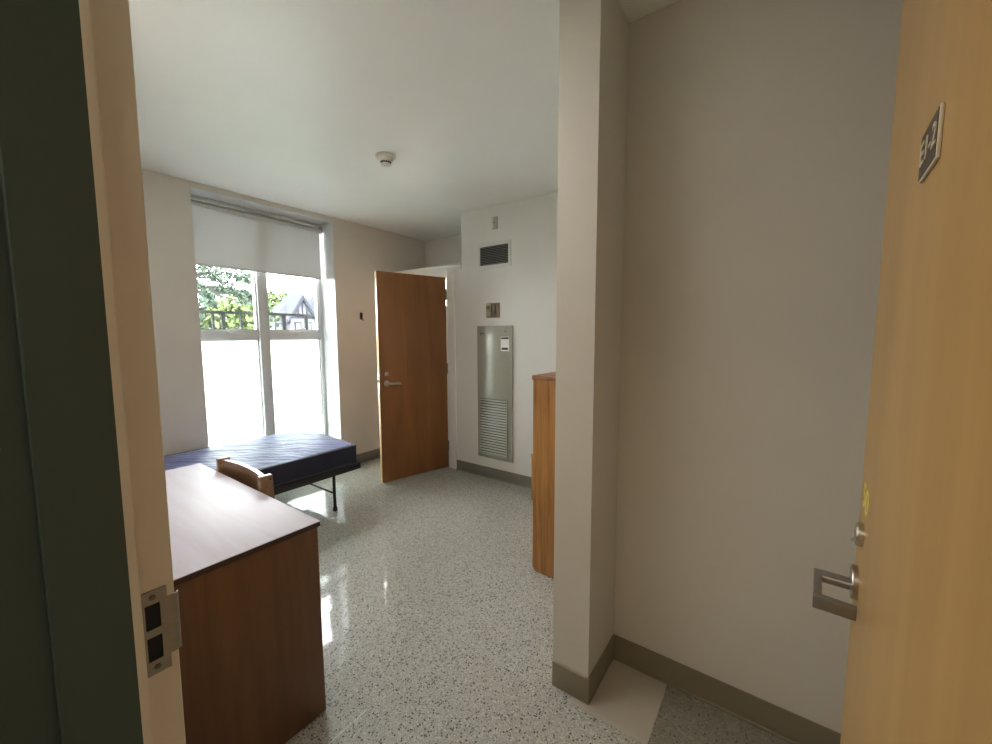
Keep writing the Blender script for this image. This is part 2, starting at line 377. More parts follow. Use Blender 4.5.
# floor insets
struct(B('floor_patch', M['patch'], (1.346, 1.655, .321, .62, -.004, .0012)), 'plain beige stone patch in the floor at the foot of the pier', 'floor patch')
struct(B('floor_nook', M['floor_nook'], (1.352, 1.655, -.30, .319, -.004, .0010)), 'terrazzo strip with painted-in shade along the nook wall', 'floor strip')
m_ = MB()
for p, q in (((.62, 1.275), (1.30, 1.425)), ((1.05, 1.16), (1.30, 1.425))):
    pass
m_.box(.55, .86, 1.2415, 1.2435, -.003, .0006)
struct(m_.build('trim_3', M['zinc']), 'thin metal divider strip in the terrazzo', 'floor strip')

# entrance door frame (left jamb with strike, right jamb, head)
YJ, YH = 0.77, -0.155
fr = thing('trim_4', 'beige steel entrance door frame painted dark on the corridor side', 'door frame', (.1, .77, 0), kind='structure')
m_ = MB()
XS = .1485   # stop corner
PX = .137    # paint line
def arc(cx, cy, r, a0, a1, n=4): return [(cx + r * math.cos(R(a0 + (a1 - a0) * i / n)), cy + r * math.sin(R(a0 + (a1 - a0) * i / n))) for i in range(n + 1)]
prof = [(PX, .80), (PX, .754)] + arc(XS - .003, .757, .003, -90, 0) + [(XS, YJ)] + arc(.192 - .003, YJ + .003, .003, -90, 0) + [(.192, .825), (.172, .825), (.172, .80)]
m_.prism(prof, 0, 2.14)
m_.build('jamb', M['jamb'], fr, smooth=50)
m_ = MB()
prof = [(PX, .80), (.03, .80), (.03, .825), (.006, .825)] + arc(.009, YJ + .003, .003, 180, 270) + [(.058 - .003, YJ)] + [(.058, YJ)] + arc(.061, .757, .003, 180, 270) + [(PX, .754)]
m_.prism(prof, 0, 2.14)
m_.build('dark_jamb', M['darkjamb'], fr, smooth=50)['label'] = 'dark green painted corridor side of the jamb'
m_ = MB().box(.006, .192, YH - .05, YH, 0, 2.14).box(.058, XS, YH, YH + .016, 0, 2.14)
m_.build('hinge_jamb', M['jamb'], fr)
m_ = MB().box(.006, .192, YH - .05, .825, 2.135, 2.185)
m_.build('frame_head', M['jamb'], fr)
# strike plate
m_ = MB(); y0, y1 = YJ - .0028, YJ
for bx in ((.1505, .1535, .925, 1.060), (.172, .181, .925, 1.060), (.1535, .172, 1.0385, 1.060), (.1535, .172, .986, .9985), (.1535, .172, .925, .9475)):
    m_.box(bx[0], bx[1], y0, y1, bx[2], bx[3])
lip = [(.181, y0), (.186, y0), (.192, y0 + .0005), (.1965, y0 + .004), (.1975, y0 + .008), (.1955, y0 + .0085), (.1945, y0 + .0055), (.191, y0 + .0025), (.186, y1 - .0005), (.181, y1 - .0005)]
m_.prism(lip, .947, 1.041)
sp = m_.build('strike_plate', M['plate'], fr, smooth=50)
m_ = MB()
for z in (1.0495, .9365):
    m_.lathe([(.0001, -.0022), (.003, -.0020), (.0042, -.0010), (.0042, .001)], (.1635, y0, z), 'y', 16)
m_.build('screw', M['bronze'], sp)
m_ = MB().box(.1535, .172, YJ - .0004, YJ + .004, .9985, 1.0385).box(.1535, .172, YJ - .0004, YJ + .004, .9475, .986)
m_.build('latch_hole_shade', M['black'], sp)  # flat black slabs paint the dark inside the latch pockets
# frame tilted slightly to follow lens distortion along the jamb edge
fr.rotation_euler = (0, .0055, 0); fr.location.x -= .008

# ------------------------------------------------------------------ entrance door (open at the right)
W1, H1 = .888, 2.115
d1 = thing('door_1', 'yellow birch entrance door standing open at the right with room plaque', 'door', (.215, -.150, 0), R(-3.0), kind='structure')
FY = .049
m_ = MB().box(.004, W1, FY - .044, FY, .010, H1, bev=.0015)
m_.build('door_leaf', M['birch'], d1, local=True)
# lever
m_ = MB().lathe([(.0335, -.001), (.0335, .008), (.032, .0095), (.0001, .0096)], (.828, FY, .947), 'y', 40)
rose = m_.build('rose', M['nickel'], d1, local=True)
m_ = MB().rod((.830, FY + .008, .937), (.830, FY + .058, .937), .0100, n=24)
m_.box(.823, .8415, FY + .006, FY + .060, .9440, .9475, bev=.001)
m_.box(.7535, .842, FY + .055, FY + .068, .924, .947, bev=.0015)
m_.prism([(.756, FY + .0685), (.742, FY + .0685), (.742, FY + .004), (.753, FY + .004), (.756, FY + .055)], .912, .938, bev=.0012)
m_.build('lever_handle', M['plate'], d1, local=True)['label'] = 'satin steel lever handle returning to the door'
m_ = MB().lathe([(.0225, -.001), (.0225, .008), (.020, .011), (.012, .012), (.0001, .0122)], (.794, FY, 1.061), 'y', 36)
m_.box(.7925, .7955, FY + .0115, FY + .0130, 1.053, 1.066)
m_.rod((.794, FY + .011, 1.047), (.794, FY + .017, 1.047), .003, n=10)
m_.build('deadbolt_cylinder', M['steel'], d1, local=True)
# latch edge plate
m_ = MB().box(W1 - .001, W1 + .0012, FY - .036, FY - .008, .84, 1.06)
m_.build('latch_plate', M['steel'], d1, local=True)
for z in (.24, 1.06, 1.86):
    m_ = MB().rod((0, 0, z - .055), (0, 0, z + .055), .007, n=16)
    m_.build('hinge', M['steel'], d1, local=True)
# plaque
m_ = MB().box(.408, .502, FY, FY + .0035, 1.631, 1.686, bev=.0012)
pl = m_.build('plaque', M['plaqueedge'], d1, local=True)
m_ = MB().box(.4105, .500, FY + .003, FY + .0042, 1.6335, 1.6838)
m_.build('plaque_face', M['plaque'], pl, local=True)
def text_mesh(body, size, ext):
    cu = bpy.data.curves.new('lettering', 'FONT'); cu.body = body; cu.size = size; cu.extrude = ext
    cu.align_x = 'CENTER'; cu.align_y = 'CENTER'; cu.offset = 0
    o = bpy.data.objects.new('lettering_source', cu); COL.objects.link(o)
    dg = bpy.context.evaluated_depsgraph_get(); dg.update()
    me = bpy.data.meshes.new_from_object(o.evaluated_get(dg)); bpy.data.objects.remove(o); bpy.data.curves.remove(cu)
    return me
me = text_mesh('E1-2', .037, .0005)
me.transform(Matrix(((-1.28, 0, 0, .453), (0, 0, 1, FY + .0046), (0, 1, 0, 1.659), (0, 0, 0, 1))))
me.materials.clear(); me.materials.append(M['plaqueedge'])
o = bpy.data.objects.new('lettering', me); COL.objects.link(o); o.parent = pl
# hand-drawn yellow figure above the lock
me = text_mesh('50', .070, .0004)
me.transform(Matrix(((-1.35, 0, 0, .795), (0, 0, 1, FY + .0005), (0, 1, 0, 1.129), (0, 0, 0, 1))))
me.materials.clear(); me.materials.append(M['yellow'])
o = bpy.data.objects.new('yellow_figures', me); COL.objects.link(o); o.parent = d1
o['label'] = 'yellow hand-painted figures near the door edge'

# ------------------------------------------------------------------ second door (far, open into the room) and its frame
f2 = thing('trim_5', 'off-white frame of the far door', 'door frame', (XV, 3.28, 0), kind='structure')
B('hinge_jamb', M['trim'], (XV - .012, XV + .12, 2.795, 2.900, 0, 2.115), parent=f2, bev=.002)
B('strike_jamb', M['trim'], (XV - .012, XV + .12, 3.675, 3.778, 0, 2.115), parent=f2, bev=.002)
B('frame_head', M['trim'], (XV - .012, XV + .12, 2.900, 3.675, 2.050, 2.115), parent=f2, bev=.002)
ang2 = math.atan2(3.1005 - 2.9064, 2.4200 - 3.1501)
d2 = thing('door_2', 'shade-toned brown birch door with lever standing ajar at the far wall', 'door', (3.1501, 2.9064, 0), ang2, kind='structure')
W2 = .7554
MB().box(.002, W2, -.044, 0, .012, 2.040, bev=.0015).build('door_leaf', M['birch_shaded'], d2, local=True)
MB().box(W2 - .001, W2 + .0008, -.0425, -.0015, .014, 2.038).build('door_edge', M['birch_edge'], d2, local=True)['label'] = 'pale edge band of the door'
m_ = MB().lathe([(.027, -.001), (.027, .008), (.024, .011), (.0001, .0112)], (.688, 0, .982), 'y', 32)
m_.build('rose', M['steel'], d2, local=True)
m_ = MB().rod((.688, .008, .982), (.688, .052, .982), .0095, n=20)
m_.tube([(.700, .050, .983), (.66, .052, .983), (.61, .050, .979), (.562, .046, .976)], .0105, 14)
m_.build('lever_handle', M['steel'], d2, local=True)
MB().lathe([(.020, -.001), (.020, .008), (.017, .011), (.0001, .0112)], (.685, 0, 1.073), 'y', 28).build('deadbolt_cylinder', M['steel'], d2, local=True)
MB().box(W2, W2 + .0022, -.036, -.008, .93, 1.10).build('latch_plate', M['steel'], d2, local=True)
MB().box(W2, W2 + .014, -.030, -.012, .992, 1.022, bev=.003).build('latch_bolt', M['bronze'], d2, local=True)
for z in (1.866, 1.088, .248):
    m_ = MB().rod((-.009, .004, z - .057), (-.009, .004, z + .057), .0075, n=16).box(-.03, .014, -.001, .0015, z - .055, z + .055)
    m_.build('hinge', M['bronze'], d2, local=True)

# closet shelf and rod seen through the slit
t = thing('closet_shelf', 'white closet shelf seen through the slit behind the far door', 'shelf', (3.6, 3.27, 1.74))
B('shelf_board', M['trim'], (3.44, XR - .001, 2.702, YW - .001, 1.755, 1.775), parent=t)
B('cleat', M['trim'], (3.74, XR - .001, 2.702, YW - .001, 1.700, 1.754), parent=t)

# ------------------------------------------------------------------ window
GY = 4.12
win = thing('window_1', 'tall two-bay window with frosted lower panes', 'window', (1.86, GY, WZ0), kind='structure')
LB, MA, MBB, RB = WX0, 1.805, 1.898, WX1
TZ0, TZ1 = 1.415, 1.488
m_ = MB()
m_.box(LB + .004, LB + .040, GY - .03, GY + .05, WZ0, WZ1 - .004, bev=.002)
m_.box(RB - .042, RB - .004, GY - .03, GY + .05, WZ0, WZ1 - .004, bev=.002)
m_.box(LB, RB, GY - .03, GY + .05, WZ0, WZ0 + .055, bev=.002)
m_.box(LB, RB, GY - .03, GY + .05, WZ1 - .05, WZ1 - .004, bev=.002)
m_.build('window_frame', M['alu_white'], win)
B('mullion', M['alu'], (MA, MBB, GY - .045, GY + .05, WZ0 + .05, WZ1 - .02), parent=win, bev=.003)
for x0, x1 in ((LB + .038, MA + .002), (MBB - .002, RB - .040)):
    B('transom', M['alu'], (x0, x1, GY - .035, GY + .05, TZ0, TZ1), parent=win, bev=.003)
    m_ = MB()   # thin sash frames above and below
    for z0, z1 in ((WZ0 + .05, TZ0), (TZ1, WZ1 - .04)):
        m_.box(x0, x0 + .014, GY - .016, GY + .03, z0, z1).box(x1 - .014, x1, GY - .016, GY + .03, z0, z1)
        m_.box(x0, x1, GY - .016, GY + .03, z0, z0 + .014).box(x0, x1, GY - .016, GY + .03, z1 - .014, z1)
    m_.build('sash_frame', M['alu_white'], win)
    B('clear_pane', M['glass'], (x0 + .004, x1 - .004, GY, GY + .006, TZ1 + .004, WZ1 - .044), parent=win, smooth=0)
    m_ = MB(); m_.mi = 0
    m_.box(x0 + .004, x1 - .004, GY, GY + .006, WZ0 + .054, TZ0 - .004)
    m_.bm.faces.ensure_lookup_table()
    for f in m_.bm.faces:
        c = f.calc_center_median()
        if abs(c.y - GY) < 1e-4: f.material_index = 1
    m_.build('frosted_pane', [M['glass'], M['frost']], win, smooth=0)
for hx in (1.575, 2.185):
    m_ = MB().box(hx - .022, hx + .022, GY - .050, GY - .034, TZ0 + .048, TZ1 - .004, bev=.003)
    m_.tube([(hx - .02, GY - .056, TZ1 - .006), (hx - .045, GY - .064, TZ1 + .004), (hx + .01, GY - .070, TZ1 + .022), (hx + .058, GY - .070, TZ1 + .024)], .006, 8)
    m_.rod((hx - .012, GY - .036, TZ0 + .028), (hx - .012, GY - .044, TZ0 + .028), .006, n=10)
    m_.build('window_handle', M['alu_white'], win)
m_ = MB().box(RB - .062, RB - .042, GY - .05, GY - .028, .40, .47, bev=.003).rod((RB - .055, GY - .055, .405), (RB - .055, GY - .055, .475), .006, n=10)
m_.build('side_latch', M['alu_white'], win)
B('window_sill', M['reveal'], (LB + .001, RB - .001, YW + .002, GY - .03, WZ0 - .0005, WZ0 + .018), parent=win, bev=.002)

# roller blind
YB = 4.05
bl = thing('roller_blind', 'light grey roller blind pulled a quarter down over the window', 'blind', (1.86, YB, WZ1))
B('headrail', M['alu_white'], (LB + .006, RB - .006, YB - .012, YB + .05, WZ1 - .032, WZ1 - .005), parent=bl, bev=.002)
MB().rod((LB + .03, YB + .005, WZ1 - .058), (RB - .03, YB + .005, WZ1 - .058), .021, n=24).build('roller', M['greyplastic'], bl)
for x0, x1 in ((LB + .005, LB + .026), (RB - .026, RB - .005)):
    B('bracket', M['greyplastic'], (x0, x1, YB - .026, YB + .04, WZ1 - .09, WZ1 - .03), parent=bl, bev=.002)
B('fascia', M['alu_white'], (LB + .024, RB - .026, YB - .028, YB - .022, WZ1 - .095, WZ1 - .066), parent=bl, bev=.002)
B('fabric', M['blind'], (LB + .028, RB - .034, YB - .010, YB - .008, 2.050, WZ1 - .07), parent=bl, smooth=0)
MB().rod((LB + .028, YB - .009, 2.046), (RB - .034, YB - .009, 2.046), .010, n=12).build('bottom_bar', M['alu_white'], bl)
m_ = MB()
for dx in (-.006, .006): m_.tube([(RB - .022 + dx, YB - .03, WZ1 - .07), (RB - .022 + dx, YB - .032, 1.2), (RB - .022 + dx * .5, YB - .032, .62)], .0022, 6)
m_.tube([(RB - .025, YB - .032, .62), (RB - .022, YB - .032, .605), (RB - .019, YB - .032, .62)], .0022, 6)
m_.build('pull_chain', M['alu_white'], bl)

# ------------------------------------------------------------------ bed
BX0, BX1, BY0, BY1 = .20, 2.040, 2.943, 3.800
bed = thing('bed_frame', 'black steel single bed frame under the window', 'bed', ((BX0 + BX1) / 2, (BY0 + BY1) / 2, 0))
for y0, y1 in ((BY0 - .022, BY0 + .008), (BY1 - .008, BY1 + .022)):
    m_ = MB().box(BX0, BX1 + .012, y0, y1, .300, .352, bev=.003)
    for k in range(5):
        x = BX0 + .25 + k * .37
        m_.rod((x, y0 - .002, .326), (x, y1 + .002, .326), .006, n=10)
    m_.build('side_rail', M['blackmetal'], bed)
for x0, x1 in ((BX0, BX0 + .03), (BX1 - .018, BX1 + .012)):
    B('end_rail', M['blackmetal'], (x0, x1, BY0 + .008, BY1 - .008, .300, .352), parent=bed, bev=.003)
m_ = MB()
for k in range(14): m_.box(BX0 + .06 + k * .128, BX0 + .066 + k * .128, BY0, BY1, .338, .346)
for k in range(6): m_.box(BX0 + .03, BX1 - .02, BY0 + .1 + k * .13, BY0 + .106 + k * .13, .334, .340)
m_.build('spring_deck', M['blackmetal'], bed)
for x in (.43, 1.812):
    for y in (BY0 + .004, BY1 - .004):
        m_ = MB().rod((x, y, .018), (x, y, .302), .0125, n=16)
        lg = m_.build('leg', M['blackmetal'], bed)
        MB().lathe([(.017, 0), (.018, .006), (.018, .028), (.014, .034)], (x, y, 0), 'z', 20).build('foot_cap', M['blackmetal'], lg)
    MB().rod((x, BY0 + .004, .148), (x, BY1 - .004, .148), .008, n=12).build('crossbar', M['blackmetal'], bed)
# mattress: pillowy top, riding up a little towards the wall
TILT = .028
mt = thing('mattress', 'navy quilted vinyl mattress on the black bed frame', 'mattress', ((BX0 + BX1) / 2, (BY0 + BY1) / 2, .352))
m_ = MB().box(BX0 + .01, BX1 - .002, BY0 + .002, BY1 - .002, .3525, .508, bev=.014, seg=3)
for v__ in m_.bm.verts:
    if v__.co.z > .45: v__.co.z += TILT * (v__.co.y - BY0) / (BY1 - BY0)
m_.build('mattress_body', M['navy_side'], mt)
m_ = MB(); nx, ny = 96, 44
G = []
for i in range(nx + 1):
    row = []
    for j in range(ny + 1):
        u, v_ = i / nx, j / ny
        x = BX0 + .014 + (BX1 - BX0 - .020) * u; y = BY0 + .006 + (BY1 - BY0 - .012) * v_
        e = min(u * 18, (1 - u) * 18, v_ * 8, (1 - v_) * 8, 1.0)
        q = math.sin((x * 1.0 + y * .6) * 22 + 1.6 * math.sin(x * 9 - y * 5)) * math.sin((y * 1.0 - x * .25) * 17 + 1.2 * math.sin(x * 6.3 + y * 8.1))
        z = .504 + TILT * v_ + .024 * (min(1, e * min(1, v_ * 4, (1 - v_) * 4 + .2)) ** .5) + .0045 * e * q
        row.append(m_.bm.verts.new((x, y, z)))
    G.append(row)
for i in range(nx):
    for j in range(ny): m_.bm.faces.new((G[i][j], G[i + 1][j], G[i + 1][j + 1], G[i][j + 1]))
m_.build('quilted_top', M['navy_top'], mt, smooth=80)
m_ = MB()
c = [(BX0 + .012, BY0 + .004), (BX1 - .004, BY0 + .004), (BX1 - .004, BY1 - .004), (BX0 + .012, BY1 - .004), (BX0 + .012, BY0 + .004)]
for z in (.503, .360): m_.tube([(p[0], p[1], z + (TILT * (p[1] - BY0) / (BY1 - BY0) if z > .4 else 0)) for p in c], .0045, 8)
m_.build('piping', M['piping'], mt)

# ------------------------------------------------------------------ desk
DX0, DX1, DY0, DY1, DH = .205, .776, 1.363, 2.528, .763
dk = thing('desk', 'brown wooden desk with top painted pale with sheen just inside the doorway', 'desk', (.49, 1.94, 0))
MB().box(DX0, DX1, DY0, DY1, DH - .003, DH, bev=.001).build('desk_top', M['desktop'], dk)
MB().box(DX0, DX1 - .001, DY0 + .001, DY1 - .001, DH - .020, DH - .003).build('edge_band', M['desk_edge'], dk)['label'] = 'dark edge band'
B('end_panel', M['desk'], (DX0 + .005, DX1 - .010, DY0 + .004, DY0 + .026, .004, DH - .020), parent=dk, bev=.001)
B('end_panel', M['desk'], (DX0 + .005, DX1 - .010, DY1 - .026, DY1 - .004, .004, DH - .020), parent=dk, bev=.001)
B('back_panel', M['desk'], (DX0 + .01, DX0 + .028, DY0 + .026, DY1 - .026, .18, DH - .020), parent=dk)
B('pedestal_side', M['desk'], (DX0 + .028, DX1 - .03, 1.80, 1.82, .06, DH - .020), parent=dk)
B('plinth', M['desk'], (DX0 + .05, DX1 - .06, DY0 + .026, 1.80, .004, .06), parent=dk)
for z0, z1 in ((.066, .36), (.366, .545), (.551, .730)):
    dr = B('drawer', M['desk'], (DX0 + .04, DX1 - .012, DY0 + .030, 1.796, z0, z1), parent=dk, bev=.002)
    MB().tube([(DX1 - .012, 1.53, (z0 + z1) / 2), (DX1 + .006, 1.535, (z0 + z1) / 2), (DX1 + .006, 1.625, (z0 + z1) / 2), (DX1 - .012, 1.63, (z0 + z1) / 2)], .004, 8).build('handle', M['steel'], dr)

# ------------------------------------------------------------------ chair pushed up to the desk
ch = thing('desk_chair', 'wooden chair with curved back rail pushed in at the desk', 'chair', (.62, 2.09, 0))
CY0, CY1 = 1.850, 2.332
for y0, y1 in ((CY0, CY0 + .030), (CY1 - .030, CY1)):
    m_ = MB().prism([(.782, .70), (.784, .822), (.838, .822), (.842, .70), (.836, .42), (.850, .004), (.812, .004), (.796, .42)], y0, y1, 'y', bev=.003)
    pt_ = m_.build('back_post', M['chairwood'], ch)
    MB().rod((.826, y0 - .0006, .803), (.826, y0 + .002, .803), .0045, n=12).build('screw_hole', M['ink'], pt_)
for y in (CY0 + .004, CY1 - .034):
    B('front_leg', M['chairwood'], (.385, .425, y, y + .030, .004, .43), parent=ch, bev=.003)
    B('side_stretcher', M['chairwood'], (.425, .81, y + .005, y + .025, .20, .235), parent=ch, bev=.003)
def bowed(z0, z1, bow, x0=.800, th=.020):
    m_ = MB(); n = 16; rows = []
    for i in range(n + 1):
        u = i / n; y = CY0 + .026 + (CY1 - CY0 - .052) * u; x = x0 + bow * (1 - (2 * u - 1) ** 2)
        rise = .003 * (1 - (2 * u - 1) ** 2)
        rows.append([m_.bm.verts.new(p) for p in ((x, y, z0), (x + th, y, z0), (x + th, y, z1 + rise), (x, y, z1 + rise))])
    for A, C_ in zip(rows, rows[1:]):
        for k in range(4): m_.bm.faces.new((A[k], A[(k + 1) % 4], C_[(k + 1) % 4], C_[k]))
    m_.bm.faces.new(rows[0]); m_.bm.faces.new(list(reversed(rows[-1])))
    return m_
bowed(.725, .814, .018).build('back_rail', M['chairwood'], ch, smooth=30)
bowed(.560, .625, .030).build('back_rail', M['chairwood'], ch, smooth=30)
B('seat', M['chairwood'], (.375, .800, CY0 + .004, CY1 - .004, .425, .450), parent=ch, bev=.008)

# ------------------------------------------------------------------ chest of drawers beside the pier
CX0, CX1, CYA, CYB, CH = 2.018, 2.80, .712, 1.190, 1.208
cs = thing('chest_of_drawers', 'tall oak chest of drawers with its side showing past the pier', 'chest', (2.4, .95, 0))
m_ = MB().prism([(CYA, .004), (CYB - .030, .004), (CYB - .006, .03), (CYB - .006, CH - .026), (CYA, CH - .026)], CX0 + .004, CX0 + .024, 'x')
m_.build('side_panel', M['oak'], cs, smooth=0)
m_ = MB().prism([(CYA, .004), (CYB - .030, .004), (CYB - .006, .03), (CYB - .006, CH - .026), (CYA, CH - .026)], CX1 - .024, CX1 - .004, 'x')
m_.build('side_panel', M['oak'], cs, smooth=0)
B('top', M['oak_edge'], (CX0, CX1, CYA, CYB + .003, CH - .026, CH), parent=cs, bev=.004)
B('back_panel', M['oak'], (CX0 + .024, CX1 - .024, CYA, CYA + .01, .03, CH - .03), parent=cs)
B('plinth', M['oak'], (CX0 + .024, CX1 - .024, CYA + .02, CYB - .06, .004, .07), parent=cs)
for k in range(5):
    z0 = .075 + k * .221
    dr = B('drawer', M['oak'], (CX0 + .026, CX1 - .026, CYA + .03, CYB - .004, z0, z0 + .215), parent=cs, bev=.002)
    MB().tube([((CX0 + CX1) / 2 - .05, CYB - .004, z0 + .11), ((CX0 + CX1) / 2 - .045, CYB + .014, z0 + .11), ((CX0 + CX1) / 2 + .045, CYB + .014, z0 + .11), ((CX0 + CX1) / 2 + .05, CYB - .004, z0 + .11)], .004, 8).build('handle', M['steel'], dr)
# low chest just showing behind it
ns = thing('low_chest', 'low brown wooden chest barely showing behind the tall oak chest', 'chest', (2.95, 1.35, 0))
m_ = MB().box(2.83, 3.13, 1.10, 1.673, .05, .424, bev=.003); m_.build('carcass', M['oak'], ns)
B('top', M['oak'], (2.825, 3.14, 1.09, 1.676, .424, .445), parent=ns, bev=.003)
for y0, y1 in ((1.12, 1.40), (1.405, 1.66)):
    B('drawer', M['oak'], (2.812, 2.83, y0, y1, .07, .41), parent=ns, bev=.002)
for x in (2.85, 3.09):
    for y in (1.12, 1.62): B('foot', M['oak_edge'], (x, x + .03, y, y + .03, .0, .05), parent=ns)

# ------------------------------------------------------------------ things on the far wall
X_ = XV - .0005
# return-air vent
vt = thing('wall_vent', 'white framed dark louvred vent high on the far wall', 'vent', (XV, 2.285, 2.2))
m_ = MB()
y0, y1, z0, z1 = 2.095, 2.476, 2.083, 2.318
for bx in ((y0, y1, z1 - .030, z1), (y0, y1, z0, z0 + .030), (y0, y0 + .030, z0 + .03, z1 - .03), (y1 - .022, y1, z0 + .03, z1 - .03)):
    m_.box(XV - .010, X_, bx[0], bx[1], bx[2], bx[3], bev=.001)
for y in (y0 + .014, y1 - .011): m_.rod((XV - .011, y, (z0 + z1) / 2), (XV - .009, y, (z0 + z1) / 2), .003, n=8)
m_.build('frame', M['ventframe'], vt)
B('dark_backing', M['black'], (XV - .002, X_, y0 + .028, y1 - .02, z0 + .028, z1 - .028), parent=vt)
m_ = MB()
for k in range(11):
    z = z0 + .040 + k * .0155
    m_.box(-.006, .003, y0 + .03, y1 - .022, -.001, .001, mat=Matrix.Translation((XV - .006, 0, z)) @ Matrix.Rotation(R(-35), 4, 'Y'))
m_.build('louvres', M['ventslat'], vt)
# small blank plate near the ceiling
t = thing('wall_plate', 'small pale box plate on the far wall above the vent', 'wall plate', (XV, 2.28, 2.49))
B('plate', M['greyplastic'], (XV - .012, X_, 2.244, 2.315, 2.437, 2.552), parent=t, bev=.003)
B('side_strip', M['plastic'], (XV - .0135, XV - .0115, 2.292, 2.313, 2.440, 2.550), parent=t)
MB().rod((XV - .015, 2.281, 2.500), (XV - .011, 2.281, 2.500), .007, n=14).build('screw', M['darkgrille'], t)
# control
t = thing('thermostat', 'small tan square wall control between the vent and the grey panel', 'thermostat', (XV, 2.30, 1.68))
B('back_plate', M['brownbox'], (XV - .010, X_, 2.226, 2.381, 1.608, 1.750), parent=t, bev=.003)
B('cover', M['tan'], (XV - .030, XV - .009, 2.312, 2.374, 1.622, 1.742), parent=t, bev=.004)
MB().lathe([(.022, .0), (.022, -.004), (.018, -.006), (.0001, -.006)], (XV - .029, 2.343, 1.704), 'x', 24).build('dial', M['greenled'], t)
B('lever_guard', M['bronze'], (XV - .026, XV - .009, 2.268, 2.296, 1.635, 1.735), parent=t, bev=.004)
# recessed fan-coil panel
ap = thing('wall_heater_panel', 'tall grey enamel wall unit with lower louvred grille', 'wall unit', (XV, 2.28, .21))
y0, y1, z0, z1 = 2.072, 2.494, .209, 1.530
m_ = MB().box(XV - .016, X_, y0, y1, z0, z1, bev=.004)
m_.build('cover_panel', M['panel'], ap)
gy0, gy1, gz0, gz1 = 2.136, 2.458, .250, .812
B('grille_opening', M['paneldark'], (XV - .0168, XV - .0155, gy0, gy1, gz0, gz1), parent=ap)
m_ = MB(); n = 21; st = (gz1 - gz0) / n
for k in range(n):
    m_.box(-.001, .001, gy0, gy1, -st * .30, st * .30, mat=Matrix.Translation((XV - .0205, 0, gz0 + st * (k + .5))) @ Matrix.Rotation(R(24), 4, 'Y'))
for y in (gy0 - .004, gy1 + .004): m_.box(XV - .024, XV - .0158, y - .004, y + .004, gz0 - .005, gz1 + .005)
for z in (gz0 - .005, gz1 + .005): m_.box(XV - .024, XV - .0158, gy0 - .006, gy1 + .006, z - .003, z + .003)
m_.build('louvres', M['panel'], ap)
sk = B('sticker', M['sticker'], (XV - .0172, XV - .0158, 2.110, 2.204, 1.288, 1.424), parent=ap)
m_ = MB().box(XV - .0178, XV - .0171, 2.113, 2.201, 1.402, 1.420)
for k in range(5):
    a0, a1 = math.pi * k / 5, math.pi * (k + 1) / 5
    m_.box(XV - .0178, XV - .0171, 2.157 + .04 * math.cos(a1), 2.157 + .04 * math.cos(a0), 1.300, 1.302 + .020 * max(math.sin(a0), math.sin(a1)))
m_.build('printed_bands', M['ink'], sk)
m_ = MB().box(XV - .0172, XV - .0158, 2.415, 2.455, 1.452, 1.462).box(XV - .0172, XV - .0158, 2.440, 2.450, 1.435, 1.453).box(XV - .0172, XV - .0158, 2.400, 2.418, 1.447, 1.455)
m_.build('emblem', M['ink'], ap)
m_ = MB().rod((XV - .019, 2.150, 1.475), (XV - .0155, 2.150, 1.475), .010, n=16).build('panel_lock', M['bronze'], ap)

# small black holder on the window wall
t = thing('wall_hook', 'tiny black hook plate on the wall between window and far door', 'hook', (2.77, YW, 1.65))
B('plate', M['black'], (2.757, 2.786, YW - .012, YW - .0005, 1.618, 1.694), parent=t, bev=.003)
MB().tube([(2.776, YW - .008, 1.635), (2.779, YW - .022, 1.612), (2.781, YW - .026, 1.604)], .006, 8).build('peg', M['black'], t)

# smoke detector
sx, sy = 1.865, 2.252
t = thing('smoke_detector', 'round ivory smoke detector on the ceiling', 'smoke detector', (sx, sy, ZC))
MB().lathe([(.062, 0), (.062, -.003), (.067, -.003), (.067, -.010), (.060, -.016), (.0001, -.016)], (sx, sy, ZC - .0005), 'z', 48).build('mounting_base', M['plastic'], t)
MB().lathe([(.050, -.016), (.047, -.030), (.038, -.040), (.034, -.041), (.0001, -.041)], (sx, sy, ZC - .0005), 'z', 48).build('housing', M['plastic'], t)
m_ = MB()
for k in range(12):
    a0 = 2 * math.pi * k / 12
    m_.box(-.005, .005, -.003, .003, -.052, -.040, mat=Matrix.Translation((sx + .030 * math.cos(a0), sy + .030 * math.sin(a0), ZC)) @ Matrix.Rotation(a0, 4, 'Z'))
m_.rod((sx, sy, ZC - .040), (sx, sy, ZC - .053), .025, n=20)
m_.build('sensor_slots', M['darkgrille'], t)
MB().lathe([(.033, -.0525), (.034, -.055), (.030, -.064), (.018, -.068), (.0001, -.069)], (sx, sy, ZC), 'z', 40).build('sensor_cap', M['plastic'], t)

# ------------------------------------------------------------------ outside
struct(B('ground', M['grass'], (-60, 90, 4.6, 140, -3.4, -3.2)), 'lawn below the window', 'ground')
gr = thing('guard_rail', 'grey metal guard rail outside the window', 'railing', (1.9, 4.33, .15))
RY = 4.30
B('top_rail', M['rail'], (1.20, 2.66, RY - .016, RY + .016, 1.652, 1.676), parent=gr)
B('bottom_rail', M['rail'], (1.20, 2.66, RY - .012, RY + .012, 1.10, 1.12), parent=gr)
for x, wd in ((1.255, .020), (1.503, .016), (1.585, .030), (1.739, .016), (2.147, .040), (2.393, .036), (2.60, .016)):
    B('post' if wd > .025 else 'picket', M['rail'], (x - wd / 2, x + wd / 2, RY - .010, RY + .010, 1.12, 1.652), parent=gr)
B('side_arm', M['rail'], (1.20, 1.22, RY, RY + .05, 1.10, 1.676), parent=gr)

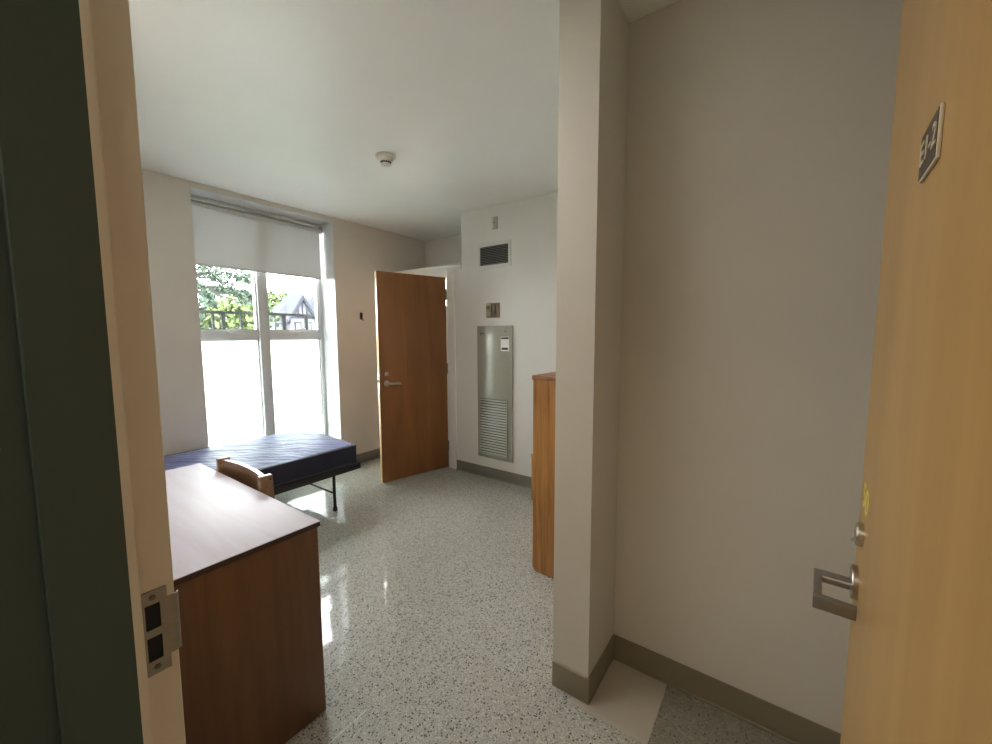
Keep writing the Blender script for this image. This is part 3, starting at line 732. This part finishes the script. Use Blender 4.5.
def tree(name, label, mat, trunk, clusters, leaf=.10, dens=260, group=None, twigs=()):
    t = thing(name, label, 'tree', (trunk[0], trunk[1], -3.2), group=group)
    m_ = MB().rod((trunk[0], trunk[1], -3.2), (trunk[0], trunk[1], trunk[2]), trunk[3], trunk[3] * .6, n=10)
    for (cx, cy, cz, rx, ry, rz) in clusters:
        m_.rod((trunk[0], trunk[1], trunk[2] - .6), (cx, cy, cz), min(.03, trunk[3] * .3), .008, n=6)
    for p, q in twigs: m_.rod(p, q, .012, .006, n=5)
    m_.build('trunk', M['bark'], t)
    m_ = MB()
    for (cx, cy, cz, rx, ry, rz) in clusters:
        for _ in range(int(dens * max(.25, rx * rz))):
            u = Vector((random.gauss(0, 1), random.gauss(0, 1), random.gauss(0, 1))).normalized() * (random.random() ** .4)
            p = Vector((cx + u.x * rx, cy + u.y * ry, cz + u.z * rz))
            a_ = Vector((random.uniform(-1, 1), random.uniform(-1, 1), random.uniform(-1, 1))).normalized() * leaf * random.uniform(.6, 1.2)
            b_ = a_.orthogonal().normalized(); b_ = (Matrix.Rotation(random.uniform(0, 6.28), 3, a_.normalized()) @ b_) * leaf * .45
            m_.face([p - a_, p + b_, p + a_, p - b_])
    o = m_.build('foliage', M[mat] if isinstance(mat, str) else mat, t, smooth=0)
    return t
def at(px, py, y):   # sight-line through a window point onto a plane at distance y, used to set out the far scenery
    d = F + RT * ((px - 496) / 400.09) + UP * ((372 - py) / 400.09)
    return Vector((0, 0, 1.4493)) + d * (y / d.y)
cl = []
for px, py, r in ((196, 262, .55), (205, 270, .42), (212, 266, .38), (200, 285, .30), (222, 274, .38), (228, 283, .30), (234, 273, .30), (232, 290, .18), (240, 278, .24), (246, 276, .18), (204, 294, .16), (248, 282, .14), (215, 278, .22), (190, 275, .5)):
    p = at(px, py, 9.5); cl.append((p.x, p.y, p.z, r * .62, r * .62, r * .36))
tw = []
for a_, b_ in (((214, 286), (228, 291)), ((234, 292), (246, 299)), ((240, 288), (252, 298)), ((238, 300), (248, 303)), ((200, 290), (212, 297))):
    tw.append((at(*a_, 9.5), at(*b_, 9.5)))
    for k in range(3):
        p = at(a_[0] + (b_[0] - a_[0]) * (k + 1) / 3, a_[1] + (b_[1] - a_[1]) * (k + 1) / 3, 9.5); cl.append((p.x, p.y, p.z, .10, .10, .035))
tree('leafy_tree', 'near tree with leafy branches hanging into the upper left pane', 'leaf_dark', (1.9, 9.6, 3.2, .16), cl, .055, 300, twigs=tw)
def mass(name, label, mat, y, pts, leaf, dens, ctr):
    cl = []
    for px, py, r in pts:
        p = at(px, py, y); cl.append((p.x, p.y + random.uniform(-.3, .3), p.z, r, r, r * .8))
    c_ = at(ctr[0], ctr[1], y)
    tree(name, label, mat, (c_.x, c_.y, c_.z - .5, .18), cl, leaf, dens)
mass('leafy_tree', 'grey-green bushy tree far behind the rail at the left of the window', 'leaf_dark', 20, [(205, 314, 1.0), (212, 306, .9), (200, 322, 1.1), (216, 318, 1.0), (208, 330, 1.2), (222, 306, .7)], .22, 130, (208, 330))
mass('leafy_tree', 'yellow-green bushy tree behind the rail in the middle of the left pane', 'leaf_yellow', 15, [(234, 310, .7), (238, 318, .8), (230, 325, .9), (240, 328, .8), (235, 303, .45), (226, 318, .6)], .18, 170, (235, 330))
mass('leafy_tree', 'pale green tree behind the rail next to the mullion', 'leaf', 22, [(248, 314, .9), (254, 310, .8), (251, 324, 1.0), (258, 320, 1.0), (246, 330, 1.0)], .2, 140, (251, 330))
mass('leafy_tree', 'round green tree rising beside the gabled house roof', 'leaf_yellow', 58, [(271, 304, 2.3), (277, 300, 1.8), (268, 312, 2.5), (274, 312, 2.2), (282, 298, 1.2)], .42, 45, (272, 318))

# half-timbered house
hs = thing('house', 'grey-roofed half-timbered house with pointed gable across the street', 'house', (22, 41, -3.2))
HY = 40.0
B('wall', M['render'], (19.2, 30, HY + .2, HY + 3.9, -3.2, 3.35), parent=hs)
m_ = MB()
V = lambda *p: m_.bm.verts.new(p)
e0, e1, e2, e3 = V(18.9, HY - .2, 3.30), V(30.5, HY - .2, 3.30), V(30.5, HY + 4.3, 3.30), V(18.9, HY + 4.3, 3.30)
r0, r1 = V(22.2, HY + 2.05, 5.45), V(28, HY + 2.05, 5.45)
for f in ((e0, e1, r1, r0), (e1, e2, r1), (e2, e3, r0, r1), (e3, e0, r0), (e3, e2, e1, e0)): m_.bm.faces.new(f)
m_.build('roof', M['slate'], hs, smooth=0)
def gable(pk, half, z0, dy, matw):
    x, z = pk
    m_ = MB().prism([(x - half, z0), (x + half, z0), (x, z)], HY - dy, HY + 2.6, 'y').box(x - half, x + half, HY - dy, HY + .3, -3.2, z0)
    m_.build('gable_wall', matw, hs, smooth=0)
    m_ = MB()
    for s in (-1, 1):
        m_.prism([(x, z + .30), (x + s * (half + .35), z0 - .25), (x + s * (half + .35), z0 - .60), (x, z - .15)], HY - dy - .25, HY + 2.7, 'y')
    m_.build('gable_roof', M['slate'], hs, smooth=0)
    m_ = MB()
    for s in (-1, 1):
        m_.prism([(x, z + .10), (x + s * (half + .1), z0 - .15), (x + s * (half - .16), z0 - .15), (x, z - .32)], HY - dy - .32, HY - dy - .24, 'y')
    for k in (-.35, 0, .35): m_.box(x + k * half - .06, x + k * half + .06, HY - dy - .06, HY - dy + .02, z0 - .05, z - abs(k) * (z - z0) - .5)
    m_.box(x - half, x + half, HY - dy - .06, HY - dy + .02, z0 - .15, z0 + .05)
    m_.build('timbering', M['timber'], hs, smooth=0)
    for k in (-.42, .42):
        wf = B('window', M['timber'], (x + k * half - .34, x + k * half + .34, HY - dy - .05, HY - dy + .02, 1.55, 2.75), parent=hs)
        B('pane', M['render'], (x + k * half - .22, x + k * half + .22, HY - dy - .07, HY - dy - .045, 1.68, 2.62), parent=wf)
gable((21.54, 5.25), 1.25, 3.25, .7, M['render'])
gable((24.6, 5.6), 1.25, 3.4, 1.1, M['render'])
B('brick_wing', M['brick'], (22.9, 24.6, HY - .6, HY + .4, -3.2, 3.2), parent=hs)
wf = B('window', M['timber'], (19.2, 19.95, HY + .12, HY + .22, 1.5, 2.6), parent=hs)
B('pane', M['render'], (19.3, 19.85, HY + .09, HY + .13, 1.6, 2.5), parent=wf)
